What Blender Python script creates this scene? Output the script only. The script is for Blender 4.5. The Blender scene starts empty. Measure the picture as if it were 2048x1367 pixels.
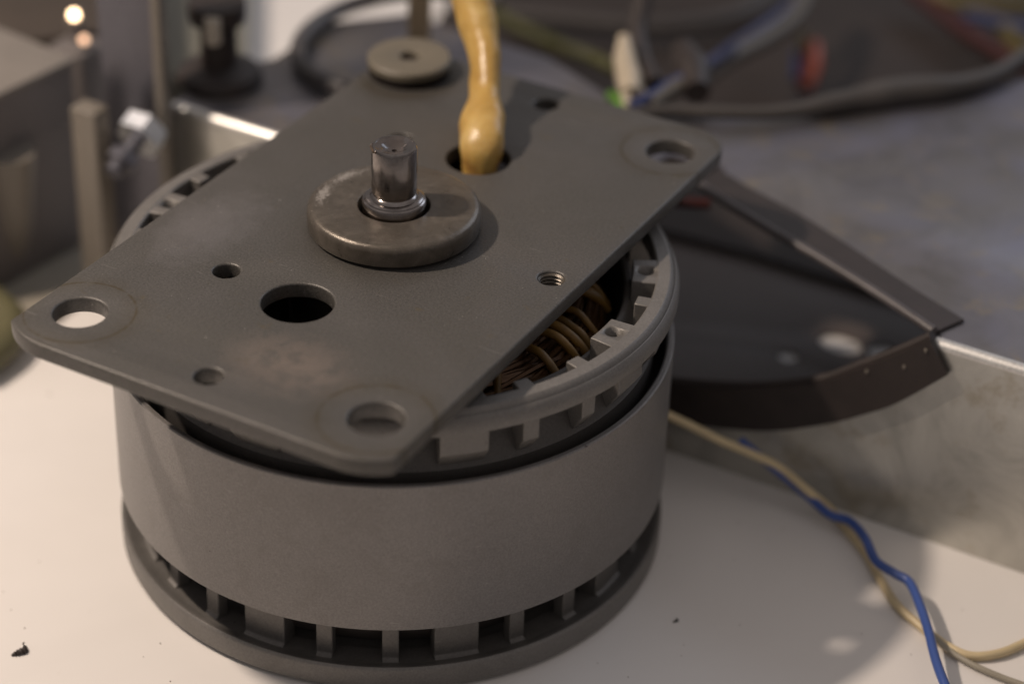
import bpy, bmesh, math, random
from mathutils import Vector, Matrix
random.seed(7)
PI = math.pi
sc = bpy.context.scene
COL = sc.collection
# units: 1 Blender unit = 1 cm
sc.unit_settings.system = 'METRIC'
sc.unit_settings.scale_length = 0.01

# ------------------------------------------------------------ camera
CP = Vector((20.1096, -32.4141, 29.0406))
RT = Vector((0.869695, 0.492618, 0.030948))
UP = Vector((-0.291469, 0.461951, 0.837644))
FW = Vector((-0.398342, 0.737516, -0.545339))
FPX = 4702.05
cd = bpy.data.cameras.new('camera')
cam = bpy.data.objects.new('camera', cd)
COL.objects.link(cam)
cam.matrix_world = Matrix(((RT.x, UP.x, -FW.x, CP.x), (RT.y, UP.y, -FW.y, CP.y), (RT.z, UP.z, -FW.z, CP.z), (0, 0, 0, 1)))
cd.sensor_width = 72
cd.lens = 165.306
cd.clip_start = 1
cd.clip_end = 2000
cd.dof.use_dof = True
cd.dof.focus_distance = 42.6
cd.dof.aperture_fstop = 0.14
sc.camera = cam

# ------------------------------------------------------------ room light
w = bpy.data.worlds.new('World')
sc.world = w
w.use_nodes = True
bg = w.node_tree.nodes['Background']
# a dim room: pale ceiling overhead, darker walls towards the horizon
wn = w.node_tree
tc = wn.nodes.new('ShaderNodeTexCoord')
sx = wn.nodes.new('ShaderNodeSeparateXYZ')
wn.links.new(tc.outputs['Generated'], sx.inputs[0])
mr = wn.nodes.new('ShaderNodeMapRange')
mr.interpolation_type = 'SMOOTHSTEP'
mr.inputs['From Min'].default_value = -0.1
mr.inputs['From Max'].default_value = 0.9
mr.inputs['To Min'].default_value = 0.16
mr.inputs['To Max'].default_value = 0.37
wn.links.new(sx.outputs['Z'], mr.inputs['Value'])
wn.links.new(mr.outputs[0], bg.inputs[1])
bg.inputs[0].default_value = (1.0, 0.91, 0.885, 1)

def lamp(name, kind, loc, power, col, size, target=None):
    d = bpy.data.lights.new(name, kind)
    d.energy = power
    d.color = col
    if kind == 'AREA':
        d.shape = 'RECTANGLE'
        d.size, d.size_y = size
    else:
        d.shadow_soft_size = size
    o = bpy.data.objects.new(name, d)
    COL.objects.link(o)
    o.location = loc
    if target is not None:
        o.rotation_euler = (Vector(target) - Vector(loc)).to_track_quat('-Z', 'Y').to_euler()
    return o

lamp('desk_lamp', 'POINT', (-22.8, -12.5, 40), 75000, (1.0, 0.83, 0.69), 1.1)
lamp('window_light', 'AREA', (25, 95, 60), 20000, (0.72, 0.82, 1.0), (60, 40), (0, 5, 3))

sc.view_settings.view_transform = 'Standard'
sc.view_settings.look = 'None'
sc.view_settings.exposure = 0
sc.view_settings.gamma = 1

# ------------------------------------------------------------ helpers
def G(u, v, z):
    """point of the level plane z seen at photo position (u, v)"""
    d = FW + RT * ((u - 1024) / FPX) - UP * ((v - 683.5) / FPX)
    return CP + d * ((z - CP.z) / d.z)

def empty(name, loc, label, cat, group=None, rz=0):
    o = bpy.data.objects.new(name, None)
    COL.objects.link(o)
    o.location = loc
    o.rotation_euler = (0, 0, rz)
    o.empty_display_size = 0.5
    o['label'] = label
    o['category'] = cat
    if group:
        o['group'] = group
    return o

def tag(o, label=None, cat=None, group=None, kind=None):
    for k, val in (('label', label), ('category', cat), ('group', group), ('kind', kind)):
        if val:
            o[k] = val
    return o

def link(name, me, mat, parent=None, loc=None):
    o = bpy.data.objects.new(name, me)
    COL.objects.link(o)
    if mat is not None:
        me.materials.clear()
        me.materials.append(mat)
    if parent is not None:
        o.parent = parent
    if loc is not None:
        o.location = loc
    return o

def smooth(me, ang=35):
    me.polygons.foreach_set('use_smooth', [True] * len(me.polygons))
    bm = bmesh.new(); bm.from_mesh(me)
    a = math.radians(ang)
    for e in bm.edges:
        e.smooth = (len(e.link_faces) == 2 and e.calc_face_angle(0) < a)
    bm.to_mesh(me); bm.free()

def mesh(name, vs, fs, mat, parent=None, ang=35, loc=None):
    me = bpy.data.meshes.new(name)
    me.from_pydata([tuple(v) for v in vs], [], fs)
    me.validate()
    bm = bmesh.new(); bm.from_mesh(me)
    bmesh.ops.recalc_face_normals(bm, faces=bm.faces)
    bm.to_mesh(me); bm.free()
    smooth(me, ang)
    return link(name, me, mat, parent, loc)

def lathe_data(prof, n=160, a0=0, a1=2 * PI, closed=True):
    """prof: list of (r, z) (closed loop if closed); returns verts, faces"""
    full = abs(a1 - a0 - 2 * PI) < 1e-6
    m = n if full else n + 1
    vs = []
    for i in range(m):
        a = a0 + (a1 - a0) * i / n
        c, s = math.cos(a), math.sin(a)
        vs += [(r * c, r * s, z) for r, z in prof]
    k = len(prof)
    fs = []
    for i in range(n):
        j = (i + 1) % m
        for q in range(k if closed else k - 1):
            q2 = (q + 1) % k
            fs.append((i * k + q, j * k + q, j * k + q2, i * k + q2))
    if not full and closed:
        fs.append(tuple(range(k)))
        fs.append(tuple(range((m - 1) * k, m * k))[::-1])
    return vs, fs

def lathe(name, prof, mat, parent=None, n=160, a0=0, a1=2 * PI, closed=True, loc=None, ang=35):
    vs, fs = lathe_data(prof, n, a0, a1, closed)
    return mesh(name, vs, fs, mat, parent, ang, loc)

def solid(name, prof, mat, parent=None, n=64, loc=None, ang=35):
    """lathe whose open profile starts and ends on the axis"""
    vs, fs = lathe_data(prof, n, closed=False)
    k = len(prof)
    o = mesh(name, vs, fs, mat, parent, ang, loc)
    bm = bmesh.new(); bm.from_mesh(o.data)
    bmesh.ops.remove_doubles(bm, verts=bm.verts, dist=1e-5)
    bmesh.ops.recalc_face_normals(bm, faces=bm.faces)
    bm.to_mesh(o.data); bm.free()
    smooth(o.data, ang)
    return o

def prism(name, poly, z0, z1, mat, parent=None, bev=0.03, axis='z', loc=None, rot=None):
    """extruded polygon with bevelled edges"""
    bm = bmesh.new()
    f = bm.faces.new([bm.verts.new((x, y, z0)) for x, y in poly])
    r = bmesh.ops.extrude_face_region(bm, geom=[f])
    for v in r['geom']:
        if isinstance(v, bmesh.types.BMVert):
            v.co.z = z1
    bmesh.ops.recalc_face_normals(bm, faces=bm.faces)
    if bev:
        bmesh.ops.bevel(bm, geom=list(bm.edges), offset=bev, segments=3, affect='EDGES', profile=0.5, clamp_overlap=True)
    me = bpy.data.meshes.new(name)
    bm.to_mesh(me); bm.free()
    if rot is not None:
        me.transform(rot)
    smooth(me, 50)
    return link(name, me, mat, parent, loc)

def box(name, p0, p1, mat, parent=None, bev=0.03):
    return prism(name, [(p0[0], p0[1]), (p1[0], p0[1]), (p1[0], p1[1]), (p0[0], p1[1])], p0[2], p1[2], mat, parent, bev)

def circ(cx, cy, r, n=48):
    return [(cx + r * math.cos(2 * PI * i / n), cy + r * math.sin(2 * PI * i / n)) for i in range(n)]

def rrect(x0, y0, x1, y1, r, n=14):
    p = []
    for cx, cy, a in ((x1 - r, y1 - r, 0), (x0 + r, y1 - r, 90), (x0 + r, y0 + r, 180), (x1 - r, y0 + r, 270)):
        for i in range(n + 1):
            t = math.radians(a + 90 * i / n)
            p.append((cx + r * math.cos(t), cy + r * math.sin(t)))
    return p

def plate_outline():
    xe, ye, r = 3.93, 6.68, 1.35
    cx, cy = xe - 0.93, -ye + r
    p = []
    t1 = math.acos((xe - cx) / r)
    for i in range(15):                      # front right corner: wide arc that meets the long side at an angle
        t = -PI / 2 + (PI / 2 - t1) * i / 14
        p.append((cx + r * math.cos(t), cy + r * math.sin(t)))
    for cx2, cy2, a in ((xe - 0.75, ye - 0.75, 0), (-xe + 0.75, ye - 0.75, 90)):
        for i in range(15):
            t = math.radians(a + 90 * i / 14)
            p.append((cx2 + 0.75 * math.cos(t), cy2 + 0.75 * math.sin(t)))
    for i in range(15):
        t = -PI / 2 - (PI / 2 - t1) * (14 - i) / 14
        p.append((-cx + r * math.cos(t), cy + r * math.sin(t)))
    return p

def sheet(name, outline, holes, thick, bev, mat, parent=None, M=None):
    """flat sheet with holes and rounded rims, centred on z=0, thickness thick"""
    cu = bpy.data.curves.new(name, 'CURVE')
    cu.dimensions = '2D'
    cu.fill_mode = 'BOTH'
    for loop in [outline] + holes:
        s = cu.splines.new('POLY')
        s.points.add(len(loop) - 1)
        for i, (x, y) in enumerate(loop):
            s.points[i].co = (x, y, 0, 1)
        s.use_cyclic_u = True
    cu.extrude = thick / 2 - bev
    cu.bevel_depth = bev
    cu.bevel_resolution = 3
    cu.offset = -bev
    tmp = bpy.data.objects.new('tmp', cu)
    COL.objects.link(tmp)
    dg = bpy.context.evaluated_depsgraph_get()
    me = bpy.data.meshes.new_from_object(tmp.evaluated_get(dg))
    bpy.data.objects.remove(tmp)
    me.name = name
    bm = bmesh.new(); bm.from_mesh(me)
    bmesh.ops.remove_doubles(bm, verts=bm.verts, dist=1e-4)
    bmesh.ops.recalc_face_normals(bm, faces=bm.faces)
    bm.to_mesh(me); bm.free()
    if M is not None:
        me.transform(M)
    smooth(me, 30)
    return link(name, me, mat, parent)

def catmull(pts, sub=8):
    P = [Vector(p) for p in pts]
    P = [P[0] * 2 - P[1]] + P + [P[-1] * 2 - P[-2]]
    out = []
    for i in range(1, len(P) - 2):
        for s in range(sub):
            t = s / sub
            a, b, c, d = P[i - 1], P[i], P[i + 1], P[i + 2]
            out.append(0.5 * ((2 * b) + (c - a) * t + (2 * a - 5 * b + 4 * c - d) * t * t + (-a + 3 * b - 3 * c + d) * t ** 3))
    out.append(P[-2])
    return out

def tube_data(pts, rad, n=10, off=0):
    """pts: list of Vector, rad: number or list"""
    vs, fs = [], []
    up = Vector((0.13, 0.07, 1)).normalized()
    for i, p in enumerate(pts):
        t = (pts[min(i + 1, len(pts) - 1)] - pts[max(i - 1, 0)]).normalized()
        if abs(t.dot(up)) > 0.98:
            up = Vector((1, 0.1, 0)).normalized()
        a = t.cross(up).normalized()
        b = a.cross(t)
        up = b
        r = rad[i] if hasattr(rad, '__len__') else rad
        for k in range(n):
            q = 2 * PI * k / n
            vs.append(p + a * (math.cos(q) * r) + b * (math.sin(q) * r))
    for i in range(len(pts) - 1):
        for k in range(n):
            k2 = (k + 1) % n
            fs.append((off + i * n + k, off + i * n + k2, off + (i + 1) * n + k2, off + (i + 1) * n + k))
    fs.append(tuple(off + k for k in range(n)))
    fs.append(tuple(off + (len(pts) - 1) * n + k for k in range(n))[::-1])
    return vs, fs

def wire(name, pts, rad, mat, parent=None, sub=8, n=12):
    P = catmull(pts, sub)
    if hasattr(rad, '__len__'):
        m = len(rad) - 1
        R = []
        for i in range(len(P)):
            t = i / (len(P) - 1) * m
            j = min(int(t), m - 1)
            f = t - j
            f = f * f * (3 - 2 * f)
            R.append(rad[j] * (1 - f) + rad[j + 1] * f)
        rad = R
    vs, fs = tube_data(P, rad, n)
    return mesh(name, vs, fs, mat, parent, 60)

# ------------------------------------------------------------ materials
def new_mat(name):
    m = bpy.data.materials.new(name)
    m.use_nodes = True
    nt = m.node_tree
    return m, nt, nt.nodes['Principled BSDF']

def nd(nt, typ, **kw):
    n = nt.nodes.new(typ)
    for k, v in kw.items():
        setattr(n, k, v)
    return n

def noise(nt, scale, detail=4, rough=0.55, vec=None, dist=0):
    n = nd(nt, 'ShaderNodeTexNoise')
    n.inputs['Scale'].default_value = scale
    n.inputs['Detail'].default_value = detail
    n.inputs['Roughness'].default_value = rough
    n.inputs['Distortion'].default_value = dist
    if vec is not None:
        nt.links.new(vec, n.inputs['Vector'])
    return n.outputs['Fac']

def ramp(nt, fac, stops):
    r = nd(nt, 'ShaderNodeValToRGB')
    e = r.color_ramp.elements
    while len(e) < len(stops):
        e.new(0.5)
    for i, (p, c) in enumerate(stops):
        e[i].position = p
        e[i].color = (c, c, c, 1) if not hasattr(c, '__len__') else (*c[:3], 1)
    nt.links.new(fac, r.inputs[0])
    return r.outputs[0]

def mix(nt, fac, a, b, typ='MIX'):
    m = nd(nt, 'ShaderNodeMix', data_type='RGBA', blend_type=typ)
    for s, v in ((m.inputs['Factor'], fac), (m.inputs[6], a), (m.inputs[7], b)):
        if hasattr(v, 'is_linked') or isinstance(v, bpy.types.NodeSocket):
            nt.links.new(v, s)
        elif hasattr(v, '__len__'):
            s.default_value = (*v[:3], 1)
        else:
            s.default_value = v
    return m.outputs[2]

def maths(nt, op, a, b=None, c=None, clamp=False):
    m = nd(nt, 'ShaderNodeMath', operation=op)
    m.use_clamp = clamp
    for i, v in enumerate((a, b, c)):
        if v is None:
            continue
        if isinstance(v, bpy.types.NodeSocket):
            nt.links.new(v, m.inputs[i])
        else:
            m.inputs[i].default_value = v
    return m.outputs[0]

def ocoord(nt):
    return nd(nt, 'ShaderNodeTexCoord').outputs['Object']

def bump(nt, h, strength, dist, bsdf):
    b = nd(nt, 'ShaderNodeBump')
    b.inputs['Strength'].default_value = strength
    b.inputs['Distance'].default_value = dist
    nt.links.new(h, b.inputs['Height'])
    nt.links.new(b.outputs[0], bsdf.inputs['Normal'])

def metal(name, col, rough=0.45, metallic=1.0, var=0.12, grain=60, gb=0.25, big=0.6, rv=0.12, spec=0.5):
    """cast or blasted metal: fine grain bump, cloudy colour and gloss"""
    m, nt, b = new_mat(name)
    o = ocoord(nt)
    nb = noise(nt, big, 5, 0.6, o, 0.6)
    nf = noise(nt, grain, 3, 0.6, o)
    dk = [c * (1 - var) for c in col]
    lt = [min(1, c * (1 + var)) for c in col]
    c = ramp(nt, nb, [(0.3, dk), (0.7, lt)])
    c = mix(nt, 0.45, c, ramp(nt, nf, [(0.3, [x * 0.6 for x in col]), (0.7, [min(1, x * 1.35) for x in col])]))
    if name in ('satin_grey_metal', 'cast_grey_metal'):
        sp_ = ramp(nt, noise(nt, 6.5, 2, 0.5, o), [(0.77, 0.0), (0.79, 0.8)])
        c = mix(nt, sp_, c, (0.03, 0.022, 0.018))
        mp = nd(nt, 'ShaderNodeMapping'); nt.links.new(o, mp.inputs[0])
        mp.inputs['Rotation'].default_value = (0.5, 0.35, 0.2)
        mp.inputs['Scale'].default_value = (1.0, 1.0, 14)
        sc_ = ramp(nt, noise(nt, 1.6, 3, 0.55, mp.outputs[0]), [(0.735, 0.0), (0.76, 0.55)])
        c = mix(nt, sc_, c, [min(1, x * 2.0) for x in col])
        st_ = ramp(nt, noise(nt, 0.9, 6, 0.75, o, 0.8), [(0.5, 0.0), (0.75, 0.35)])
        c = mix(nt, st_, c, [col[0] * 0.62, col[1] * 0.58, col[2] * 0.52])
    nt.links.new(c, b.inputs['Base Color'])
    b.inputs['Metallic'].default_value = metallic
    r = maths(nt, 'ADD', maths(nt, 'MULTIPLY', maths(nt, 'SUBTRACT', nb, 0.5), rv * 2), rough)
    nt.links.new(r, b.inputs['Roughness'])
    bump(nt, nf, gb, 0.01, b)
    return m

def plastic(name, col, rough=0.4, var=0.08, big=1.5, gb=0.1, coat=0):
    m, nt, b = new_mat(name)
    o = ocoord(nt)
    n1 = noise(nt, big, 4, 0.6, o)
    nt.links.new(ramp(nt, n1, [(0.3, [c * (1 - var) for c in col]), (0.7, [min(1, c * (1 + var)) for c in col])]), b.inputs['Base Color'])
    b.inputs['Roughness'].default_value = rough
    b.inputs['Coat Weight'].default_value = coat
    bump(nt, noise(nt, 30, 2, 0.5, o), gb, 0.01, b)
    return m

M_shell = metal('satin_grey_metal', (0.19, 0.18, 0.174), 0.40, 0.35, 0.07, 26, 0.35, 0.5, 0.05)
M_cast = metal('cast_grey_metal', (0.165, 0.156, 0.146), 0.46, 0.25, 0.1, 26, 0.55, 1.2, 0.08)
M_collar = metal('shaded_casting', (0.085, 0.078, 0.072), 0.5, 0.25, 0.1, 26, 0.5)  # darker copy of the cast metal, shade inside the slots put into its colour
M_dark = metal('dark_iron', (0.08, 0.07, 0.065), 0.6, 0.6, 0.2, 30, 0.4)
M_black = plastic('black_rubber', (0.026, 0.019, 0.017), 0.55, 0.2, 2.0, 0.25)
M_copper = metal('lacquered_copper_wire', (0.085, 0.042, 0.017), 0.35, 0.5, 0.35, 20, 0.1, 2.5)
M_lace = plastic('yellow_lacing_cord', (0.16, 0.085, 0.014), 0.55, 0.7)

# plate: grey worn sheet with rust rings round the corner holes and rubbed cloudy patches
CORN = [(-3.07, -5.48), (3.07, -5.48), (3.07, 5.48), (-3.07, 5.48)]
def plate_mat():
    m, nt, b = new_mat('worn_plate_metal')
    o = ocoord(nt)
    sep = nd(nt, 'ShaderNodeSeparateXYZ')
    nt.links.new(o, sep.inputs[0])
    big = noise(nt, 0.42, 5, 0.6, o, 0.8)
    mid = noise(nt, 2.2, 5, 0.65, o, 0.4)
    fine = noise(nt, 24, 3, 0.7, o)
    c = ramp(nt, big, [(0.3, (0.064, 0.061, 0.053)), (0.55, (0.075, 0.071, 0.066)), (0.75, (0.090, 0.084, 0.081))])
    c = mix(nt, 0.5, c, ramp(nt, fine, [(0.32, (0.030, 0.028, 0.025)), (0.68, (0.130, 0.122, 0.113))]))
    # rubbed pinkish-bright cloud near the front edge
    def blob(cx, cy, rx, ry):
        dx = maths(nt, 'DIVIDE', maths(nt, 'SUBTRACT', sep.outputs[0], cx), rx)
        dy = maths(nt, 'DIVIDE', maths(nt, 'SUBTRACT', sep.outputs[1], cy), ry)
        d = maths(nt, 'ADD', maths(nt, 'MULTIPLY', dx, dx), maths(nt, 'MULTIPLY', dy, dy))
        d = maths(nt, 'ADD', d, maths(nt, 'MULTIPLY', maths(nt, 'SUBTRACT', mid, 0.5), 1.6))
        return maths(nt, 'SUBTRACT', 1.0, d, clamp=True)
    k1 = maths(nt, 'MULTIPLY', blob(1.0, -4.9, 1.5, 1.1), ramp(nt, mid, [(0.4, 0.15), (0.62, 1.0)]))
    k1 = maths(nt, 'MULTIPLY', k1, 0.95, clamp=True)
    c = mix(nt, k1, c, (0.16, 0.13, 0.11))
    k2 = maths(nt, 'MULTIPLY', blob(-2.9, -1.9, 0.9, 1.6), 0.5, clamp=True)
    c = mix(nt, k2, c, (0.145, 0.138, 0.14))
    rust = None
    for i, (hx, hy) in enumerate(CORN):
        dx = maths(nt, 'SUBTRACT', sep.outputs[0], hx)
        dy = maths(nt, 'SUBTRACT', sep.outputs[1], hy)
        d = maths(nt, 'SQRT', maths(nt, 'ADD', maths(nt, 'MULTIPLY', dx, dx), maths(nt, 'MULTIPLY', dy, dy)))
        thin = maths(nt, 'SUBTRACT', 1.0, maths(nt, 'DIVIDE', maths(nt, 'ABSOLUTE', maths(nt, 'SUBTRACT', d, 0.98)), 0.035), clamp=True)
        wide = maths(nt, 'SUBTRACT', 1.0, maths(nt, 'DIVIDE', maths(nt, 'ABSOLUTE', maths(nt, 'SUBTRACT', d, 1.0)), 0.35), clamp=True)
        r = maths(nt, 'ADD', maths(nt, 'MULTIPLY', thin, 1.0), maths(nt, 'MULTIPLY', wide, 0.38))
        rust = r if rust is None else maths(nt, 'MAXIMUM', rust, r)
    seat = None
    for hx, hy in CORN:
        dx = maths(nt, 'SUBTRACT', sep.outputs[0], hx)
        dy = maths(nt, 'SUBTRACT', sep.outputs[1], hy)
        d = maths(nt, 'SQRT', maths(nt, 'ADD', maths(nt, 'MULTIPLY', dx, dx), maths(nt, 'MULTIPLY', dy, dy)))
        k_ = maths(nt, 'MULTIPLY', maths(nt, 'SUBTRACT', 0.93, d), 14.0, clamp=True)
        seat = k_ if seat is None else maths(nt, 'MAXIMUM', seat, k_)
    c = mix(nt, maths(nt, 'MULTIPLY', seat, 0.05), c, (0.12, 0.112, 0.098))
    rust = maths(nt, 'MULTIPLY', rust, ramp(nt, noise(nt, 3.5, 6, 0.7, o), [(0.36, 0.25), (0.56, 1.0)]), clamp=True)
    c = mix(nt, rust, c, (0.048, 0.037, 0.02))
    spots = ramp(nt, noise(nt, 1.6, 5, 0.7, o), [(0.64, 0.0), (0.72, 0.75)])
    c = mix(nt, spots, c, (0.085, 0.07, 0.046))
    ln = nd(nt, 'ShaderNodeMapping'); nt.links.new(o, ln.inputs[0])
    ln.inputs['Rotation'].default_value = (0, 0, 0.9)
    ln.inputs['Scale'].default_value = (0.7, 13, 1)
    scr = ramp(nt, noise(nt, 1.5, 3, 0.55, ln.outputs[0]), [(0.70, 0.0), (0.74, 0.5)])
    c = mix(nt, scr, c, (0.19, 0.18, 0.17))
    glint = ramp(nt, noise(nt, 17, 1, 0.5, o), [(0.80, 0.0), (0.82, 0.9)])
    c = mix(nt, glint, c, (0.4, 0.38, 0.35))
    fleck = ramp(nt, noise(nt, 9, 2, 0.5, o), [(0.745, 0.0), (0.77, 0.8)])
    c = mix(nt, fleck, c, (0.05, 0.038, 0.022))
    nt.links.new(c, b.inputs['Base Color'])
    b.inputs['Metallic'].default_value = 0.2
    rr = maths(nt, 'ADD', maths(nt, 'MULTIPLY', maths(nt, 'SUBTRACT', big, 0.5), 0.14), 0.42)
    rr = maths(nt, 'ADD', rr, maths(nt, 'MULTIPLY', rust, 0.15))
    nt.links.new(rr, b.inputs['Roughness'])
    h = maths(nt, 'ADD', fine, maths(nt, 'MULTIPLY', mid, 0.4))
    bump(nt, h, 0.6, 0.012, b)
    return m
M_plate = plate_mat()

def hub_mat():
    m, nt, b = new_mat('stained_bearing_metal')
    o = ocoord(nt)
    sep = nd(nt, 'ShaderNodeSeparateXYZ'); nt.links.new(o, sep.inputs[0])
    mid = noise(nt, 3.0, 5, 0.65, o, 0.8)
    fine = noise(nt, 50, 3, 0.6, o)
    c = ramp(nt, mid, [(0.3, (0.062, 0.051, 0.039)), (0.55, (0.10, 0.085, 0.068)), (0.75, (0.155, 0.132, 0.108))])
    c = mix(nt, 0.25, c, ramp(nt, fine, [(0.3, (0.065, 0.058, 0.048)), (0.7, (0.19, 0.17, 0.145))]))
    # pitted pale corrosion patch on the left side of the rim
    ang = maths(nt, 'ARCTAN2', sep.outputs[1], sep.outputs[0])
    rad = maths(nt, 'SQRT', maths(nt, 'ADD', maths(nt, 'MULTIPLY', sep.outputs[0], sep.outputs[0]), maths(nt, 'MULTIPLY', sep.outputs[1], sep.outputs[1])))
    da = maths(nt, 'ABSOLUTE', maths(nt, 'SUBTRACT', maths(nt, 'ABSOLUTE', ang), 2.86))
    a = maths(nt, 'SUBTRACT', 1.0, maths(nt, 'DIVIDE', da, 0.55), clamp=True)
    rm = maths(nt, 'SUBTRACT', 1.0, maths(nt, 'DIVIDE', maths(nt, 'ABSOLUTE', maths(nt, 'SUBTRACT', rad, 1.38)), 0.2), clamp=True)
    k = maths(nt, 'MULTIPLY', a, rm)
    pit = noise(nt, 16, 6, 0.8, o)
    k = ramp(nt, maths(nt, 'ADD', maths(nt, 'MULTIPLY', k, 0.6), maths(nt, 'MULTIPLY', maths(nt, 'SUBTRACT', pit, 0.5), 2.2)), [(0.29, 0.0), (0.40, 0.85)])
    c = mix(nt, k, c, (0.38, 0.35, 0.32))
    nt.links.new(c, b.inputs['Base Color'])
    b.inputs['Metallic'].default_value = 0.45
    nt.links.new(maths(nt, 'ADD', maths(nt, 'MULTIPLY', mid, 0.16), 0.22), b.inputs['Roughness'])
    bump(nt, maths(nt, 'ADD', fine, maths(nt, 'MULTIPLY', mid, 1.5)), 0.4, 0.012, b)
    return m
M_hub = hub_mat()

def shaft_mat():
    m, nt, b = new_mat('polished_turned_steel')
    o = ocoord(nt)
    mp = nd(nt, 'ShaderNodeMapping'); nt.links.new(o, mp.inputs[0])
    mp.inputs['Scale'].default_value = (0.6, 0.6, 45)
    lines = noise(nt, 1.0, 4, 0.7, mp.outputs[0])
    st = noise(nt, 4, 5, 0.7, o, 0.6)
    c = ramp(nt, st, [(0.35, (0.20, 0.178, 0.167)), (0.6, (0.27, 0.245, 0.23))])
    nt.links.new(c, b.inputs['Base Color'])
    b.inputs['Metallic'].default_value = 1.0
    nt.links.new(maths(nt, 'ADD', maths(nt, 'MULTIPLY', st, 0.08), 0.12), b.inputs['Roughness'])
    bump(nt, maths(nt, 'ADD', lines, maths(nt, 'MULTIPLY', st, 0.1)), 0.08, 0.01, b)
    return m
M_shaft = shaft_mat()

def table_mat():
    m, nt, b = new_mat('white_laminate')
    o = ocoord(nt)
    n1 = noise(nt, 0.12, 4, 0.6, o, 0.5)
    n2 = noise(nt, 2.0, 5, 0.7, o)
    c = ramp(nt, n1, [(0.35, (0.72, 0.69, 0.66)), (0.65, (0.77, 0.74, 0.71))])
    mp = nd(nt, 'ShaderNodeMapping'); nt.links.new(o, mp.inputs[0])
    mp.inputs['Scale'].default_value = (0.35, 3.0, 1)
    mp.inputs['Rotation'].default_value = (0, 0, 0.5)
    scr = ramp(nt, noise(nt, 1.4, 6, 0.75, mp.outputs[0]), [(0.70, 0.0), (0.78, 0.35)])
    c = mix(nt, scr, c, (0.45, 0.40, 0.35))
    c = mix(nt, ramp(nt, n2, [(0.66, 0.0), (0.8, 0.3)]), c, (0.55, 0.50, 0.45))
    nt.links.new(c, b.inputs['Base Color'])
    b.inputs['Roughness'].default_value = 0.42
    bump(nt, noise(nt, 14, 3, 0.5, o), 0.06, 0.01, b)
    return m
M_table = table_mat()

def galv_mat(name, col, rough, scale=0.5):
    m, nt, b = new_mat(name)
    o = ocoord(nt)
    n1 = noise(nt, scale, 6, 0.68, o, 1.2)
    n2 = noise(nt, 0.18, 3, 0.5, o)
    c = ramp(nt, n1, [(0.28, [x * 0.7 for x in col]), (0.5, col), (0.72, [min(1, x * 1.2) for x in col])])
    if name == 'galvanised_top':
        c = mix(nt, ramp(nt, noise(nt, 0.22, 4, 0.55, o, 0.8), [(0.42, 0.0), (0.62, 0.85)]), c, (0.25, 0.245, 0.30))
    brown = ramp(nt, noise(nt, 0.9, 5, 0.7, o), [(0.54, 0.0), (0.72, 0.7)])
    c = mix(nt, brown, c, (0.34, 0.28, 0.19))
    nt.links.new(c, b.inputs['Base Color'])
    b.inputs['Metallic'].default_value = 0.85
    nt.links.new(maths(nt, 'ADD', maths(nt, 'MULTIPLY', n2, 0.3), rough - 0.15), b.inputs['Roughness'])
    bump(nt, n1, 0.15, 0.05, b)
    return m
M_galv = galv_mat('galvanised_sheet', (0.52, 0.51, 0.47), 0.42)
M_trim_metal = metal('brushed_bracket', (0.14, 0.138, 0.158), 0.42, 0.75, 0.12, 20, 0.1)
M_beige = metal('beige_painted_metal', (0.17, 0.15, 0.125), 0.5, 0.0, 0.12, 20, 0.1, 0.5)
M_greybox = metal('grey_painted_metal', (0.14, 0.125, 0.12), 0.5, 0.0, 0.15, 20, 0.1, 0.5)
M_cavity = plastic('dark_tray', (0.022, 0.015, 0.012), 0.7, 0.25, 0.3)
M_chrome = metal('bright_zinc', (0.80, 0.84, 0.90), 0.38, 1.0, 0.05, 20, 0.05)

# ------------------------------------------------------------ table
tb = mesh('table_top', [(-300, -120, 0), (200, -120, 0), (200, 300, 0), (-300, 300, 0),
                        (-300, -120, -2.5), (200, -120, -2.5), (200, 300, -2.5), (-300, 300, -2.5)],
          [(0, 1, 2, 3), (7, 6, 5, 4), (0, 4, 5, 1), (1, 5, 6, 2), (2, 6, 7, 3), (3, 7, 4, 0)], M_table)
tag(tb, kind='structure')

# ------------------------------------------------------------ motor
motor = empty('electric_motor', (0, 0, 0), 'grey round electric motor with slotted end rings and polished shaft, standing on the white table', 'motor')
R = 5.4
lathe('shell', [(R - 0.14, 1.50), (R - 0.10, 1.46), (R - 0.025, 1.46), (R, 1.485), (R, 4.665), (R - 0.025, 4.69), (R - 0.10, 4.69), (R - 0.14, 4.65)],
      M_shell, motor, 256)

WIDE = [-2 - 42.35 * k for k in range(8)] + [25.5]
NARROW = [-16.2, -30.4]
NARROW = [-16.2 - 42.35 * k for k in range(8)] + [-30.4 - 42.35 * k for k in range(7)] + [12.8]

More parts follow.
